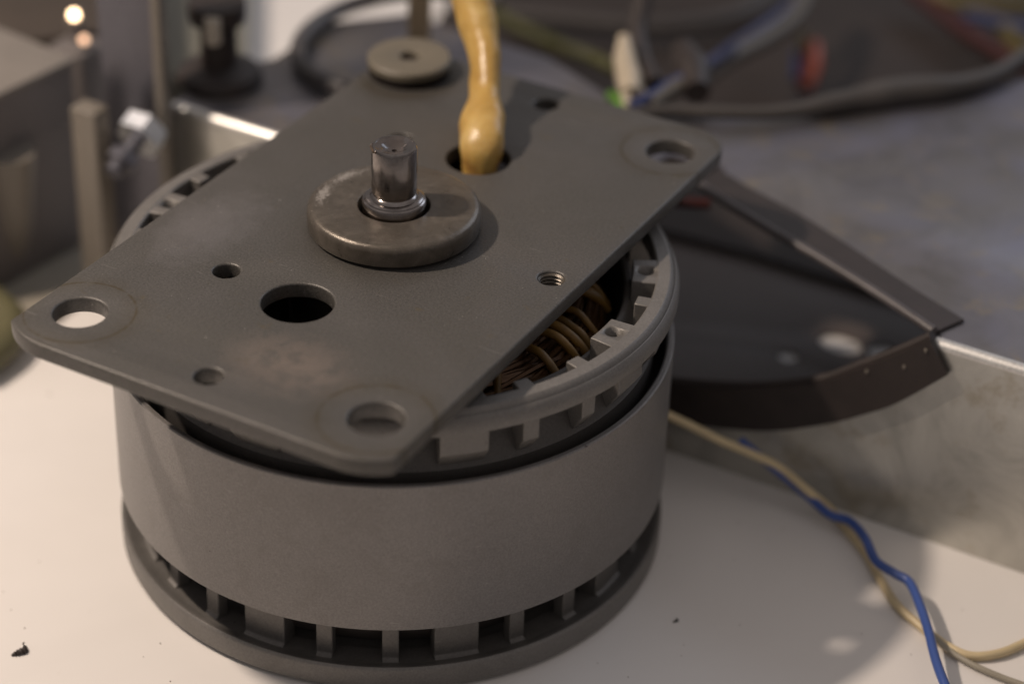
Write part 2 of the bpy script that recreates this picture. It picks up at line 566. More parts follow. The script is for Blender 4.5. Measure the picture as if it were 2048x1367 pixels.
def end_bell(name, up):
    """slotted end ring: outer rim, posts bridging rim and inner collar"""
    S = (lambda z: z) if up else (lambda z: 6.15 - z + 0.06)
    rim = [(4.98, S(5.72)), (5.02, S(5.68)), (5.36, S(5.68)), (5.42, S(5.72)), (5.42, S(5.86)), (5.345, S(6.02)),
           (5.325, S(6.035)), (5.31, S(6.02)), (5.30, S(6.04)), (5.265, S(6.10)), (5.22, S(6.135)), (5.0, S(6.14)), (4.97, S(6.11))]
    if not up:
        rim = [(4.6, 0.10), (5.36, 0.06), (5.415, 0.11), (5.42, 0.50), (5.40, 0.55), (5.37, 0.575), (5.31, 0.565), (5.23, 0.50), (5.02, 0.41), (4.6, 0.38)]
    o = lathe(name, rim, M_cast, motor, 256)
    # inner collar that carries the posts
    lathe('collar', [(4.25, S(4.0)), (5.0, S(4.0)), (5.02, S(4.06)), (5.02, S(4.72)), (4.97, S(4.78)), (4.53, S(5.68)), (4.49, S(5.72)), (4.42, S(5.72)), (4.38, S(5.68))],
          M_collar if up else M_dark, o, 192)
    # posts, each a block from the collar up to the rim with a top tab reaching inwards
    po = 5.2 if up else 4.98
    def post_mesh(half, ri, hole):
        a_ = math.radians(half)
        prof = [(ri, S(6.125)), (ri, S(5.22)), (4.66, S(4.9)), (4.93, S(4.75)), (po, S(5.14 if up else 4.95)), (po, S(5.78 if up else 5.74)), (5.1, S(5.82)), (5.06, S(6.125))]
        vs, fs = lathe_data(prof, 8, -a_, a_, True)
        p = mesh('post', vs, fs, M_cast, o, 30)
        bv = p.modifiers.new('bevel', 'BEVEL'); bv.width = 0.022; bv.segments = 2; bv.limit_method = 'ANGLE'
        cutter = None
        if hole:
            z0, z1 = sorted((S(5.7), S(6.3)))
            cutter = solid('cutter', [(0, z0), (0.16, z0), (0.16, z1), (0, z1)], M_dark, None, 24, (4.76, 0, 0))
            bo = p.modifiers.new('hole', 'BOOLEAN'); bo.object = cutter; bo.solver = 'EXACT'
        dg = bpy.context.evaluated_depsgraph_get()
        me = bpy.data.meshes.new_from_object(p.evaluated_get(dg))
        bpy.data.objects.remove(p)
        if cutter:
            bpy.data.objects.remove(cutter)
        return me
    for me_, angs in ((post_mesh(4.9, 4.52, True), WIDE), (post_mesh(1.8, 4.72, False), NARROW)):
        for am in angs:
            p = link('post', me_, None, o)
            p.rotation_euler = (0, 0, math.radians(am))
    return o
bell = end_bell('top_end_ring', True)
base = end_bell('bottom_end_ring', False)
# base foot
lathe('foot', [(4.2, 0), (5.05, 0), (5.08, 0.03), (5.08, 0.3), (4.2, 0.3)], M_cast, motor, 160)

# inside: stator core, windings, spider and bearing housing
lathe('stator_core', [(2.2, 1.3), (4.2, 1.3), (4.2, 4.7), (2.2, 4.7)], M_dark, motor, 96)
lathe('bearing_housing', [(0.7, 1.0), (2.15, 1.0), (2.0, 5.2), (1.9, 6.41), (0.7, 6.41)], M_dark, motor, 64)
def wind(zb, sgn):
    vs, fs = [], []
    for i in range(520):
        a = random.uniform(0, 2 * PI)
        span = random.uniform(0.8, 1.5)
        r0 = random.uniform(2.75, 4.0)
        hz = random.uniform(0.4, 0.85)
        tw = random.uniform(-0.12, 0.12)
        P = []
        for k in range(12):
            t = k / 11
            aa = a + span * (t - 0.5)
            rr = min(4.1, max(2.6, r0 + tw * (t - 0.5) * 1.6 + 0.03 * math.sin(9 * t + i)))
            zz = zb + sgn * (hz * math.sin(PI * t) ** 0.5 * (1 - 0.5 * (rr - 3.35) ** 2))
            P.append(Vector((rr * math.cos(aa), rr * math.sin(aa), zz)))
        v, f = tube_data(P, 0.05, 5, len(vs))
        vs += v; fs += f
    o = mesh('winding', vs, fs, M_copper, motor, 60)
    o['kind'] = 'stuff'
    # solid varnished bundle behind the loose strands
    lathe('coil_bundle', [(2.7, zb), (4.05, zb), (4.1, zb + sgn * 0.25), (3.8, zb + sgn * 0.42), (3.2, zb + sgn * 0.45), (2.7, zb + sgn * 0.3)], M_dark, motor, 96)
wind(4.7, 1)
# lacing cords across the coil ends
for i in range(22):
    a = math.radians(-82 + i * 7.0 + random.uniform(-1.5, 1.5))
    t = random.uniform(-0.22, 0.22)
    pts = []
    for k in range(7):
        u = k / 6
        r = 2.75 + 1.35 * u
        z = 4.78 + 0.85 * math.sin(PI * (0.15 + 0.7 * u)) + random.uniform(-0.04, 0.04)
        aa = a + t * u
        pts.append((r * math.cos(aa), r * math.sin(aa), z))
    wire('lacing_cord', pts, random.uniform(0.06, 0.095), M_lace, motor, 4, 8)
for sy in (-1, 1):
    for sx in (-1.75, 1.75):
        box('spider_arm', (sx - 0.35, min(sy * 1.2, sy * 4.4), 5.55), (sx + 0.35, max(sy * 1.2, sy * 4.4), 6.1), M_dark, motor, 0.05)
        solid('spacer_boss', [(0, 5.9), (0.42, 5.9), (0.42, 6.41), (0.38, 6.425), (0, 6.425)], M_cast, motor, 32, (sx, sy * 4.1, 0))

# mounting plate
holes = [circ(x, y, 0.475, 64) for x, y in CORN] + [circ(0, 3.14, 0.63, 64), circ(-0.03, -3.18, 0.65, 64), circ(0, 0, 1.2, 64)]
SMALL = [(-1.72, -2.97), (-1.72, 3.0), (3.38, -0.03)]
holes += [circ(x, y, 0.245, 40) for x, y in SMALL] + [circ(0, -5.92, 0.25, 40), circ(0, 5.92, 0.25, 40)]
holes = [h[::-1] for h in holes]
plate = sheet('mounting_plate', plate_outline(), holes, 0.32, 0.05, M_plate, motor, Matrix.Translation((0, 0, 6.75 - 0.16)))
# threaded bores: turned ridges inside the small holes
def thread(cx, cy, r, n=6, zt=6.70):
    prof = []
    for i in range(n):
        z = zt - i * 0.075
        prof += [(r + 0.002, z), (r - 0.035, z - 0.034), (r - 0.035, z - 0.042)]
    prof.append((r + 0.002, zt - n * 0.075))
    prof += [(r + 0.03, zt - n * 0.075), (r + 0.03, zt)]
    t = lathe('threaded_bore', prof, M_hub, plate, 40, loc=(cx, cy, 0), ang=10)
    return t
thread(3.38, -0.03, 0.245)

# bearing cap, inner ring and shaft
cap = lathe('bearing_cap', [(0.68, 6.55), (1.50, 6.55), (1.50, 6.80), (1.56, 6.80), (1.615, 6.83), (1.625, 6.88), (1.625, 7.10), (1.61, 7.17), (1.56, 7.225), (1.49, 7.245),
                            (0.72, 7.24), (0.685, 7.225), (0.67, 7.19)], M_hub, motor, 160)
solid('shaft', [(0, 5.5), (0.60, 5.5), (0.60, 7.33), (0.585, 7.36), (0.555, 7.375), (0.545, 7.40), (0.50, 7.425), (0.46, 7.43), (0.445, 7.45), (0.43, 7.47),
                (0.405, 7.49), (0.405, 7.53), (0.425, 7.55), (0.425, 8.42), (0.40, 8.465), (0.36, 8.47), (0.345, 8.462), (0.27, 8.455), (0.23, 8.44), (0.17, 8.40), (0.10, 8.37), (0.05, 8.36), (0.035, 8.30), (0, 8.29)],
      M_shaft, motor, 96)
shaft_ = [o_ for o_ in motor.children if o_.name == 'shaft'][0]
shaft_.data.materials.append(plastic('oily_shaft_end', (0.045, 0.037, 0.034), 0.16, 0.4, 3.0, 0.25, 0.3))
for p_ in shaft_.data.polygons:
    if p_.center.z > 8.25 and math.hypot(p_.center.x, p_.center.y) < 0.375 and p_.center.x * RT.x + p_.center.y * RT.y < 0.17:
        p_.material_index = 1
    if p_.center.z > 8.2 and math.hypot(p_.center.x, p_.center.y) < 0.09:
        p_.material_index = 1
# drip of grease clinging to the shaft's rim
M_grease = plastic('brown_grease', (0.05, 0.03, 0.015), 0.08, 0.3, 6, 0.0, 0.5)
a = math.atan2(-0.492618 - 0.5, -0.869695 + 0.15)
gpts = [(0.425 * math.cos(a - t), 0.425 * math.sin(a - t), 8.445 + 0.006 * math.sin(7 * t)) for t in [x * 0.12 for x in range(-2, 7)]]
wire('grease_bead', [Vector(p) for p in gpts], [0.012, 0.035, 0.03, 0.02, 0.028, 0.018, 0.012], M_grease, motor, 4, 8)

# cloth-like yellow sleeve of the motor leads rising out of the plate's hole
def sleeve_mat():
    m, nt, b = new_mat('yellow_varnished_sleeve')
    o = ocoord(nt)
    n1 = noise(nt, 1.2, 5, 0.6, o, 0.5)
    c = ramp(nt, n1, [(0.3, (0.36, 0.21, 0.045)), (0.55, (0.47, 0.30, 0.085)), (0.75, (0.56, 0.40, 0.15))])
    sz = nd(nt, 'ShaderNodeSeparateXYZ'); nt.links.new(o, sz.inputs[0])
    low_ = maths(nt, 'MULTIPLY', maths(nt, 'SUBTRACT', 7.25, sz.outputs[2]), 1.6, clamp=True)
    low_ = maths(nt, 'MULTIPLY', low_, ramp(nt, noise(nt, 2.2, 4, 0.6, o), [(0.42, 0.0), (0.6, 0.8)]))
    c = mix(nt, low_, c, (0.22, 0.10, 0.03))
    spot = ramp(nt, noise(nt, 2.6, 3, 0.5, o), [(0.70, 0.0), (0.74, 0.9)])
    c = mix(nt, spot, c, (0.10, 0.06, 0.03))
    nt.links.new(c, b.inputs['Base Color'])
    b.inputs['Roughness'].default_value = 0.33
    b.inputs['Subsurface Weight'].default_value = 0.15
    b.inputs['Subsurface Radius'].default_value = (0.2, 0.1, 0.03)
    bump(nt, maths(nt, 'ADD', noise(nt, 5, 3, 0.5, o), maths(nt, 'MULTIPLY', noise(nt, 40, 2, 0.5, o), 0.15)), 0.3, 0.06, b)
    return m
M_sleeve = sleeve_mat()
sp = [G(962, 395, 5.9), G(960, 345, 6.45), G(965, 290, 6.95), G(966, 245, 7.15), G(968, 190, 7.40), G(970, 120, 7.85), (G(952, 30, 8.45)), G(925, -60, 9.2), G(905, -160, 10.2)]
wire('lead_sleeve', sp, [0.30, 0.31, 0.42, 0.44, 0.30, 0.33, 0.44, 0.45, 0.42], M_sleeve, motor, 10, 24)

sl = [o_ for o_ in motor.children if o_.name == 'lead_sleeve'][0]
import mathutils.noise as mnoise
nrm_ = [v.normal.copy() for v in sl.data.vertices]
NS = 24
for i, v in enumerate(sl.data.vertices):
    ring_, k_ = divmod(i, NS)
    th = 2 * PI * k_ / NS
    tt = ring_ / 80
    lobe = 0.045 * math.cos(2 * (th - 1.1 - 2.2 * tt)) - 0.05 * max(0, math.cos(th - 2.0 + 1.6 * tt)) ** 12
    crease = 0.022 * mnoise.noise(v.co * 2.6) + 0.010 * mnoise.noise(Vector((v.co.x * 3, v.co.y * 3, v.co.z * 11)))
    v.co += nrm_[i] * (lobe + crease)

# ------------------------------------------------------------ rubber washer on the plate's far hole
ws = solid('round_washer', [(0.2, 6.93), (0.62, 6.93), (0.62, 6.95), (0.84, 6.96), (0.88, 6.99), (0.88, 7.12), (0.84, 7.16), (0.26, 7.17), (0.21, 7.14), (0.19, 6.95), (0.2, 6.93)],
           metal('olive_washer', (0.135, 0.118, 0.088), 0.55, 0.0, 0.08, 30, 0.2), None, 96, (-3.12, 5.62, -0.02))
tag(ws, 'flat round olive washer with dark centre hole on the far corner of the plate', 'washer')
solid('rubber_pad', [(0, 6.775), (0.84, 6.775), (0.86, 6.80), (0.86, 6.925), (0, 6.925)], M_black, ws, 64)
solid('core', [(0, 7.0), (0.19, 7.0), (0.18, 7.03), (0, 7.03)], M_black, ws, 24)

# ------------------------------------------------------------ chassis behind: front wall with a round cut-out, top sheet, trim
ch = empty('sheet_metal_chassis', (0, 0, 0), 'low galvanised sheet metal chassis with a big round black-edged cut-out, behind the motor', 'chassis')
YF, ZT = 4.95, 4.65
def FP(u, v, y=YF):
    """point of the front wall plane seen at photo position (u, v)"""
    d = FW + RT * ((u - 1024) / FPX) - UP * ((v - 683.5) / FPX)
    return CP + d * ((y - CP.y) / d.y)
arc_pts = catmull([FP(u, v) for u, v in ((1866, 671), (1800, 700), (1721, 730), (1640, 758), (1519, 770), (1430, 768), (1340, 760), (1290, 750))], 5)
arc_out = catmull([FP(u, v) for u, v in ((1900, 742), (1801, 797), (1735, 820), (1666, 838), (1556, 853), (1446, 848), (1337, 833), (1270, 822))], 5)
arc_in = [(p.x, p.z) for p in arc_pts]
arc_in[0] = (arc_in[0][0], ZT - 0.14)
xl = arc_in[-1][0]
out = [(30, 0.0), (30, ZT - 0.14)] + [(arc_in[0][0] + 0.05, ZT - 0.14)] + arc_in[1:] + [(2.7, arc_in[-1][1] + 0.05), (2.7, 0.0)]
Mface = Matrix.Translation((0, YF + 0.06, 0)) @ Matrix.Rotation(PI / 2, 4, 'X')
sheet('front_wall', out, [], 0.1, 0.01, M_galv, ch, Mface)
sheet('front_wall', [(-8.95, 0.02), (-2.7, 0.02), (-2.7, ZT - 0.14), (-8.95, ZT - 0.14)], [], 0.1, 0.01, M_galv, ch, Mface)

# rolled bend between wall and top
def bend(x0, x1):
    r = 0.17
    prof = []
    for i in range(9):
        t = PI / 2 * i / 8
        prof.append((YF + r - r * math.cos(t), ZT - r + r * math.sin(t)))
    for i in range(9):
        t = PI / 2 * (8 - i) / 8
        prof.append((YF + r - (r - 0.1) * math.cos(t), ZT - r + (r - 0.1) * math.sin(t)))
    vs = [(x, y, z) for x in (x0, x1) for y, z in prof]
    k = len(prof)
    fs = [(i, (i + 1) % k, k + (i + 1) % k, k + i) for i in range(k)] + [tuple(range(k)), tuple(range(k, 2 * k))[::-1]]
    mesh('folded_edge', vs, fs, M_fold, ch, 50)
M_fold = metal('rubbed_fold', (0.78, 0.76, 0.72), 0.42, 1.0, 0.05, 20, 0.1)
bend(arc_in[0][0] + 0.04, 30)
bend(-8.95, -3.4)

# top sheet: opening for the motor, its far edge shaped to pass lamp light
top_in = [(9.25, YF + 0.17), (9.0, 5.45), (7.5, 6.15), (5.9, 6.95), (4.4, 7.75), (3.0, 8.6), (2.3, 9.0), (1.5, 8.9), (1.3, 7.5), (0, 6.9), (-3.4, 6.3), (-3.4, YF + 0.17)]
top_out = [(-8.95, YF + 0.17), (-8.95, 7.0), (-8.3, 8.1), (-8.3, 10.4), (-7.0, 11.8), (-3.0, 11.6), (-0.5, 10.5), (1.2, 11.4), (4.1, 12.9), (6.5, 16.2), (13, 24), (30, 24), (30, YF + 0.17)]
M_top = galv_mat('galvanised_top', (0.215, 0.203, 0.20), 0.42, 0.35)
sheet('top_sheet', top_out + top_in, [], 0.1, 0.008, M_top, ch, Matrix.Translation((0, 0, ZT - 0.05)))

# black edge trim round the cut-out
def ribbon(name, inner, outer, thick, mat, parent, nrm):
    """flat band between two polylines, with thickness along nrm"""
    vs = []
    for p in inner: vs.append(Vector(p))
    k = len(inner)
    for p in outer: vs.append(Vector(p))
    for i in range(2 * k): vs.append(vs[i] + Vector(nrm) * thick)
    fs = []
    for i in range(k - 1):
        fs += [(i, i + 1, k + i + 1, k + i), (2 * k + i, 3 * k + i, 3 * k + i + 1, 2 * k + i + 1),
               (i, 2 * k + i, 2 * k + i + 1, i + 1), (k + i, k + i + 1, 3 * k + i + 1, 3 * k + i)]
    fs += [(0, k, 3 * k, 2 * k), (k - 1, 3 * k - 1, 4 * k - 1, 2 * k - 1)]
    o = mesh(name, vs, fs, mat, parent, 50)
    return o
trim = empty('edge_trim', (0, 0, 0), '', '')
for k_ in ('label', 'category'):
    del trim[k_]
trim.parent = ch
ribbon('trim_strip', [(p.x, YF - 0.012, p.z) for p in arc_pts], [(p.x, YF - 0.012, p.z) for p in arc_out], 0.16, M_black, trim, (0, -1, 0))
vs, fs = tube_data([Vector((p.x, YF - 0.02, p.z)) for p in arc_pts], 0.11, 10)
mesh('trim_lip', vs, fs, M_black, trim, 60)
for (u_, v_) in ((1733, 744), (1808, 735), (1851, 702)):
    q_ = FP(u_, v_, YF - 0.18)
    solid('glue_spot', [(0, -0.02), (0.025, -0.015), (0.035, 0.01), (0.03, 0.05), (0, 0.07)], M_beige, trim, 12, q_)
tl = [G(1868, 664, 4.72), G(1760, 592, 4.72), G(1635, 515, 4.72), G(1540, 460, 4.72), G(1450, 405, 4.72), G(1402, 372, 4.72), G(1396, 352, 4.72), G(1430, 330, 4.72)]
to = [G(1928, 638, 4.72), G(1830, 578, 4.72), G(1700, 492, 4.72), G(1600, 428, 4.72), G(1500, 375, 4.72), G(1462, 352, 4.72), G(1450, 345, 4.72), G(1447, 335, 4.72)]
tl = catmull(tl, 5); to = catmull(to, 5)
ribbon('trim_strip', tl, to, 0.10, M_black, trim, (0, 0, -1))
M_lip = plastic('highlit_rubber_lip', (0.075, 0.068, 0.07), 0.35, 0.2, 2, 0.1)  # trim rubber made lighter, the highlight along the lip put into its colour
lipp = [p + Vector((0, 0, 0.02)) for p in tl]
vs, fs = tube_data(lipp, 0.10, 10)
mesh('trim_lip', vs, fs, M_lip, trim, 60)

# inside of the chassis: floor sheet darkened in place of shade, dark tray beyond
M_floor_shade = metal('shade_dark_sheet', (0.075, 0.058, 0.050), 0.6, 0.0, 0.15, 10, 0.1, 0.3)
light_spot_holes = [[(5.3 + 0.5 * math.cos(t), 10.72 + 0.34 * math.sin(t)) for t in [2 * PI * i / 28 for i in range(28)]][::-1],  # cut-outs baring the white table, standing in for spots of light
         [(6.35 + 0.42 * math.cos(t), 10.9 + 0.36 * math.sin(t)) for t in [2 * PI * i / 28 for i in range(28)]][::-1],
         circ(4.5, 9.6, 0.22, 24)[::-1]]
sheet('shade_floor', [(2.9, 5.12), (28, 5.12), (28, 12.9), (-8.0, 12.9), (-8.0, 5.75), (2.9, 5.75)], light_spot_holes, 0.04, 0.004, M_floor_shade, ch, Matrix.Translation((0, 0, 0.04)))
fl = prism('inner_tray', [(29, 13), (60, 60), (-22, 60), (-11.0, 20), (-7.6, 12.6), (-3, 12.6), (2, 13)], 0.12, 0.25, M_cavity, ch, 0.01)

# ------------------------------------------------------------ loose wires on the table
M_cream = plastic('cream_insulation', (0.62, 0.50, 0.30), 0.35, 0.12, 1.0)
M_blue = plastic('blue_insulation', (0.045, 0.09, 0.30), 0.33, 0.08, 1.0, 0.05)
bl = [G(1480, 880, 1.2), G(1560, 945, 0.8), G(1620, 995, 0.5), G(1660, 1028, 0.4), G(1700, 1042, 0.45), G(1730, 1075, 0.5), G(1752, 1120, 0.5), G(1790, 1146, 0.5), G(1820, 1165, 0.5), G(1842, 1215, 0.5), G(1858, 1265, 0.5), G(1872, 1320, 0.45), G(1895, 1380, 0.4), G(1950, 1500, 0.2)]
tag(wire('blue_wire', bl, 0.092, M_blue), 'thin glossy blue insulated wire winding over the white table, lower right', 'wire')
cr = [G(1320, 822, 1.7), G(1380, 850, 1.5), G(1440, 880, 1.3), G(1500, 905, 1.1), G(1560, 935, 0.9), G(1620, 985, 0.62), G(1660, 1018, 0.2), G(1700, 1065, 0.12), G(1735, 1110, 0.1), G(1765, 1165, 0.1), G(1795, 1210, 0.1), G(1840, 1250, 0.1), G(1890, 1288, 0.1), G(1940, 1310, 0.1), G(2000, 1305, 0.1), G(2060, 1280, 0.1), G(2150, 1240, 0.1)]
tag(wire('cream_wire', cr, 0.088, M_cream), 'thin cream insulated wire running beside the blue wire in front of the chassis', 'wire')
cr2 = [G(1850, 1255, 0.28), G(1900, 1300, 0.12), G(1960, 1335, 0.1), G(2050, 1370, 0.1), G(2150, 1400, 0.1)]
tag(wire('grey_wire', cr2, 0.06, plastic('grey_insulation', (0.30, 0.27, 0.21), 0.4)), 'thin dull grey wire branching off below the cream wire at the bottom right', 'wire')

# crumbs
def crumb(u, v, s, label):
    c = G(u, v, 0)
    pts = [(-1.1, -0.5, 0.1), (-0.5, -0.25, 0.25), (0.1, 0.05, 0.35), (0.45, 0.35, 0.25), (0.4, 0.8, 0.3), (0.1, 1.1, 0.7), (0.2, 1.5, 0.5)]
    P = [c + Vector((RT.x * a_ - 0.49 * b_, RT.y * a_ + 0.87 * b_, 0)) * s + Vector((0, 0, s * h_)) for a_, b_, h_ in pts]
    P = catmull(P, 4)
    rad = [s * (0.08 + 0.34 * max(0, math.sin(PI * min(1, i / len(P) * 1.35))) ** 0.7 * (1 + 0.35 * math.sin(i * 2.7))) for i in range(len(P))]
    vs, fs = tube_data(P, rad, 8)
    tag(mesh('debris_crumb', vs, fs, M_black, None, 60), label, 'crumb', 'dark crumbs on the table')
crumb(42, 1306, 0.15, 'tiny black fuzzy crumb on the white table at the lower left')
crumb(1352, 1242, 0.06, 'tiny dark speck on the shaded table right of the motor base')
vs, fs = [], []
for i in range(75):
    u, v = random.uniform(-50, 2100), random.uniform(760, 1400)
    c = G(u, v, 0.004)
    if math.hypot(c.x, c.y) < 5.6 or c.y > 4.8:
        continue
    L = random.choice((0.008, 0.01, 0.012, 0.018, 0.05))
    aa = random.uniform(0, PI)
    dv = Vector((math.cos(aa), math.sin(aa), 0)) * L
    vv, ff = tube_data([c - dv, c + Vector((-dv.y, dv.x, 0.01)) * 0.3, c + dv], [0.004, 0.008 + 0.006 * random.random(), 0.004], 5, len(vs))
    vs += vv; fs += ff
du = mesh('dust', vs, fs, plastic('brown_dust', (0.16, 0.12, 0.09), 0.8), None, 60)
tag(du, 'fine dust and lint specks scattered over the white table', 'dust', None, 'stuff')

# ------------------------------------------------------------ background left
# upright metal panel
pa, pb = G(204, 528, 0), G(352, 556, 0)
pb = Vector((-8.72, 4.72, 0)); d = (pb - pa)
pan = empty('upright_bracket', (0, 0, 0), 'tall upright grey metal bracket standing at the left end of the chassis', 'bracket')
pa = Vector((-10.2, 4.15, 0))
ux = (pb - pa).normalized(); uy = Vector((-ux.y, ux.x, 0))
def bar(name, a, b, th, z0, z1, mat, parent, bev=0.03):
    ux = (b - a).normalized(); n = Vector((-ux.y, ux.x, 0)) * th
    return prism(name, [(a.x, a.y), (b.x, b.y), (b.x + n.x, b.y + n.y), (a.x + n.x, a.y + n.y)], z0, z1, mat, parent, bev)
bar('panel', pa, pb - ux * 0.22, 0.15, 0, 16, M_trim_metal, pan)
bar('flange', pb - ux * 0.215, pb, -0.55, 0, 16, M_beige, pan)
bm_ = empty('bolt', (0, 0, 0), 'bright zinc bolt with hexagon head sticking out of the upright bracket', 'bolt')
p1, p2 = G(284, 268, 4.45), G(226, 345, 4.0)
axd = (p2 - p1).normalized(); bl_ = (p2 - p1).length
def oriented(name, prof, mat, parent, axis, loc, n=24, ang=30):
    o = solid(name, prof, mat, parent, n, ang=ang)
    o.data.transform(Vector(axis).to_track_quat('Z', 'Y').to_matrix().to_4x4())
    o.location = loc
    return o
oriented('bolt_shank', [(0, 0.1), (0.2, 0.1), (0.2, bl_), (0.17, bl_ + 0.04), (0, bl_ + 0.04)], M_trim_metal, bm_, axd, p1)
oriented('hexagon_head', [(0, -0.3), (0.42, -0.3), (0.55, -0.2), (0.55, 0.2), (0, 0.2)], M_chrome, bm_, axd, p1, 6)
oriented('nut', [(0.2, bl_ * 0.55), (0.33, bl_ * 0.55), (0.36, bl_ * 0.6), (0.36, bl_ * 0.8), (0.2, bl_ * 0.8)], M_trim_metal, bm_, axd, p1, 6)

# equipment box on the left
eb = empty('equipment_box', (0, 0, 0), 'dark grey metal box with a pale top and beige corner post, at the far left', 'box')
a0 = G(-120, 250, 5); a1 = G(145, 125, 5)
a0.z = a1.z = 0
n_ = (a1 - a0).normalized(); nn = Vector((-n_.y, n_.x, 0))
prism('body', [tuple(p.xy) for p in (a0, a1, a1 + nn * 5, a0 + nn * 5)], 0.3, 4.95, M_greybox, eb, 0.05)
prism('lid', [tuple(p.xy) for p in (a0 - nn * 0.05, a1 - nn * 0.05 + n_ * 0.05, a1 + nn * 5 + n_ * 0.05, a0 + nn * 5)], 4.96, 5.12, metal('pale_lid', (0.19, 0.17, 0.15), 0.5, 0.0, 0.1, 20, 0.1), eb, 0.05)
pp = G(178, 212, 5.0); pp.z = 0
prism('corner_post', [(pp.x - 0.34, pp.y - 0.26), (pp.x + 0.34, pp.y - 0.26), (pp.x + 0.34, pp.y + 0.26), (pp.x - 0.34, pp.y + 0.26)], 0.3, 5.0, M_beige, eb, 0.06)
b0 = G(-160, 720, 0); b1 = G(40, 706, 0.0); b2 = G(215, 560, 0); b3 = G(120, 420, 0); b4 = G(-200, 520, 0)
prism('base_tray', [tuple(p.xy) for p in (b0, b1, b2, b3, b4)], 0.0, 0.28, metal('tray_paint', (0.26, 0.235, 0.19), 0.55, 0.0, 0.15, 10, 0.1, 0.4), eb, 0.06)
# slanting pale lug in front
q0, q1 = G(18, 300, 3.6), G(28, 540, 0.35)
wire('pale_lug', [q0, q0.lerp(q1, 0.5) , q1], [0.60, 0.5, 0.22], M_beige, eb, 6, 16)
olive = plastic('olive_sleeve', (0.10, 0.092, 0.045), 0.5)
tag(wire('olive_sleeve', [G(-60, 560, 0.6), G(-20, 600, 0.6), G(20, 640, 0.6), G(5, 690, 0.5), G(-50, 730, 0.5)], 0.38, olive), 'blurred olive yellow sleeve lying at the left edge of the photo', 'sleeve')
# equipment post behind the box
st = empty('bracket_post', (0, 0, 0), 'brown post of the equipment frame behind the dark box, far left', 'post')
g = G(150, 40, 5.0)
prism('column', [(g.x - 0.5, g.y - 0.5), (g.x + 0.5, g.y - 0.5), (g.x + 0.5, g.y + 0.5), (g.x - 0.5, g.y + 0.5)], 0, 4.4, M_greybox, st, 0.08)
def glow(u, v, z, r, col, strength, label):  # glowing ball added in place of a reflected glint
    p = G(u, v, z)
    m, nt, b = new_mat('glint_glow')
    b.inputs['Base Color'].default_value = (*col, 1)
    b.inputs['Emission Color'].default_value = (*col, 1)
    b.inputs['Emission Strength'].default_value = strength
    e_ = empty('glint_ball', (0, 0, 0), label, 'lamp', 'small added warm glints at the top left')
    solid('glow_sphere', [(0, -r)] + [(r * math.cos(t), r * math.sin(t)) for t in [-PI / 2 + PI * i / 14 for i in range(1, 14)]] + [(0, r)], m, e_, 20, p)
    solid('glow_foot', [(0, -0.5), (r * 1.5, -0.5), (r * 1.5, -r * 0.7), (0, -r * 0.7)], M_greybox, e_, 20, p)
glow(148, 30, 4.95, 0.11, (1.0, 0.70, 0.42), 9.0, 'small added glowing ball standing in for a bright warm glint at the top left')
glow(168, 80, 4.6, 0.10, (1.0, 0.62, 0.40), 1.6, 'dimmer added glowing ball standing in for a glint just below the bright one, top left')
def block(name, corners, z0, z1, mat, label, cat):
    o = prism(name, [tuple(c.xy) for c in corners], z0, z1, mat, None, 0.06)
    return tag(o, label, cat)
M_gg = metal('grey_green_paint', (0.17, 0.165, 0.135), 0.5, 0.0, 0.2, 10, 0.1, 0.3)
block('grey_green_case', [G(330, 150, 1.0), G(490, 215, 1.0), G(500, -150, 1.0), G(300, -150, 1.0)], 0, 1.0, M_gg, 'low blurred grey green metal case behind the black insulator', 'case')
block('brown_case', [G(-200, 110, 4.4), G(215, 60, 4.4), G(230, -300, 4.4), G(-200, -300, 4.4)], 0, 4.4, metal('brown_paint', (0.055, 0.042, 0.032), 0.5, 0.0, 0.3, 10, 0.1, 0.3), 'dark brown case at the top left corner of the photo', 'case')
# black component on the chassis top
kb = empty('black_standoff', (0, 0, 0), 'black round insulator with a wide foot and white plug, on the chassis left', 'insulator')
kp = G(440, 160, ZT); kx = (kp.x, kp.y, 0)
solid('foot', [(0, ZT + 0.004), (0.95, ZT + 0.004), (0.98, ZT + 0.1), (0.9, ZT + 0.28), (0.45, ZT + 0.45), (0, ZT + 0.45)], M_black, kb, 48, kx)
solid('stem', [(0, ZT + 0.45), (0.42, ZT + 0.45), (0.42, ZT + 1.3), (0, ZT + 1.3)], M_black, kb, 32, kx)
solid('cap', [(0, ZT + 1.5), (0.62, ZT + 1.5), (0.65, ZT + 1.6), (0.65, ZT + 1.95), (0, ZT + 1.95)], M_black, kb, 32, kx)
solid('rubber_pad', [(0, 6.775), (0.84, 6.775), (0.86, 6.80), (0.86, 6.925), (0, 6.925)], M_black, ws, 64)
solid('core', [(0, ZT + 1.3), (0.25, ZT + 1.3), (0.25, ZT + 1.5), (0, ZT + 1.5)], M_cream, kb, 24, kx)
best = min((abs((G(426, 62, z) - Vector((kp.x, kp.y, z))).dot(Vector((FW.x, FW.y, 0)).normalized()) + 0.62), z) for z in [5 + 0.02 * i for i in range(200)])
wc = G(426, 62, best[1])
solid('white_plug', [(0, -0.3), (0.17, -0.3), (0.19, -0.25), (0.19, 0.28), (0.14, 0.34), (0, 0.34)], plastic('white_plastic', (0.42, 0.38, 0.32), 0.4), kb, 24, wc)

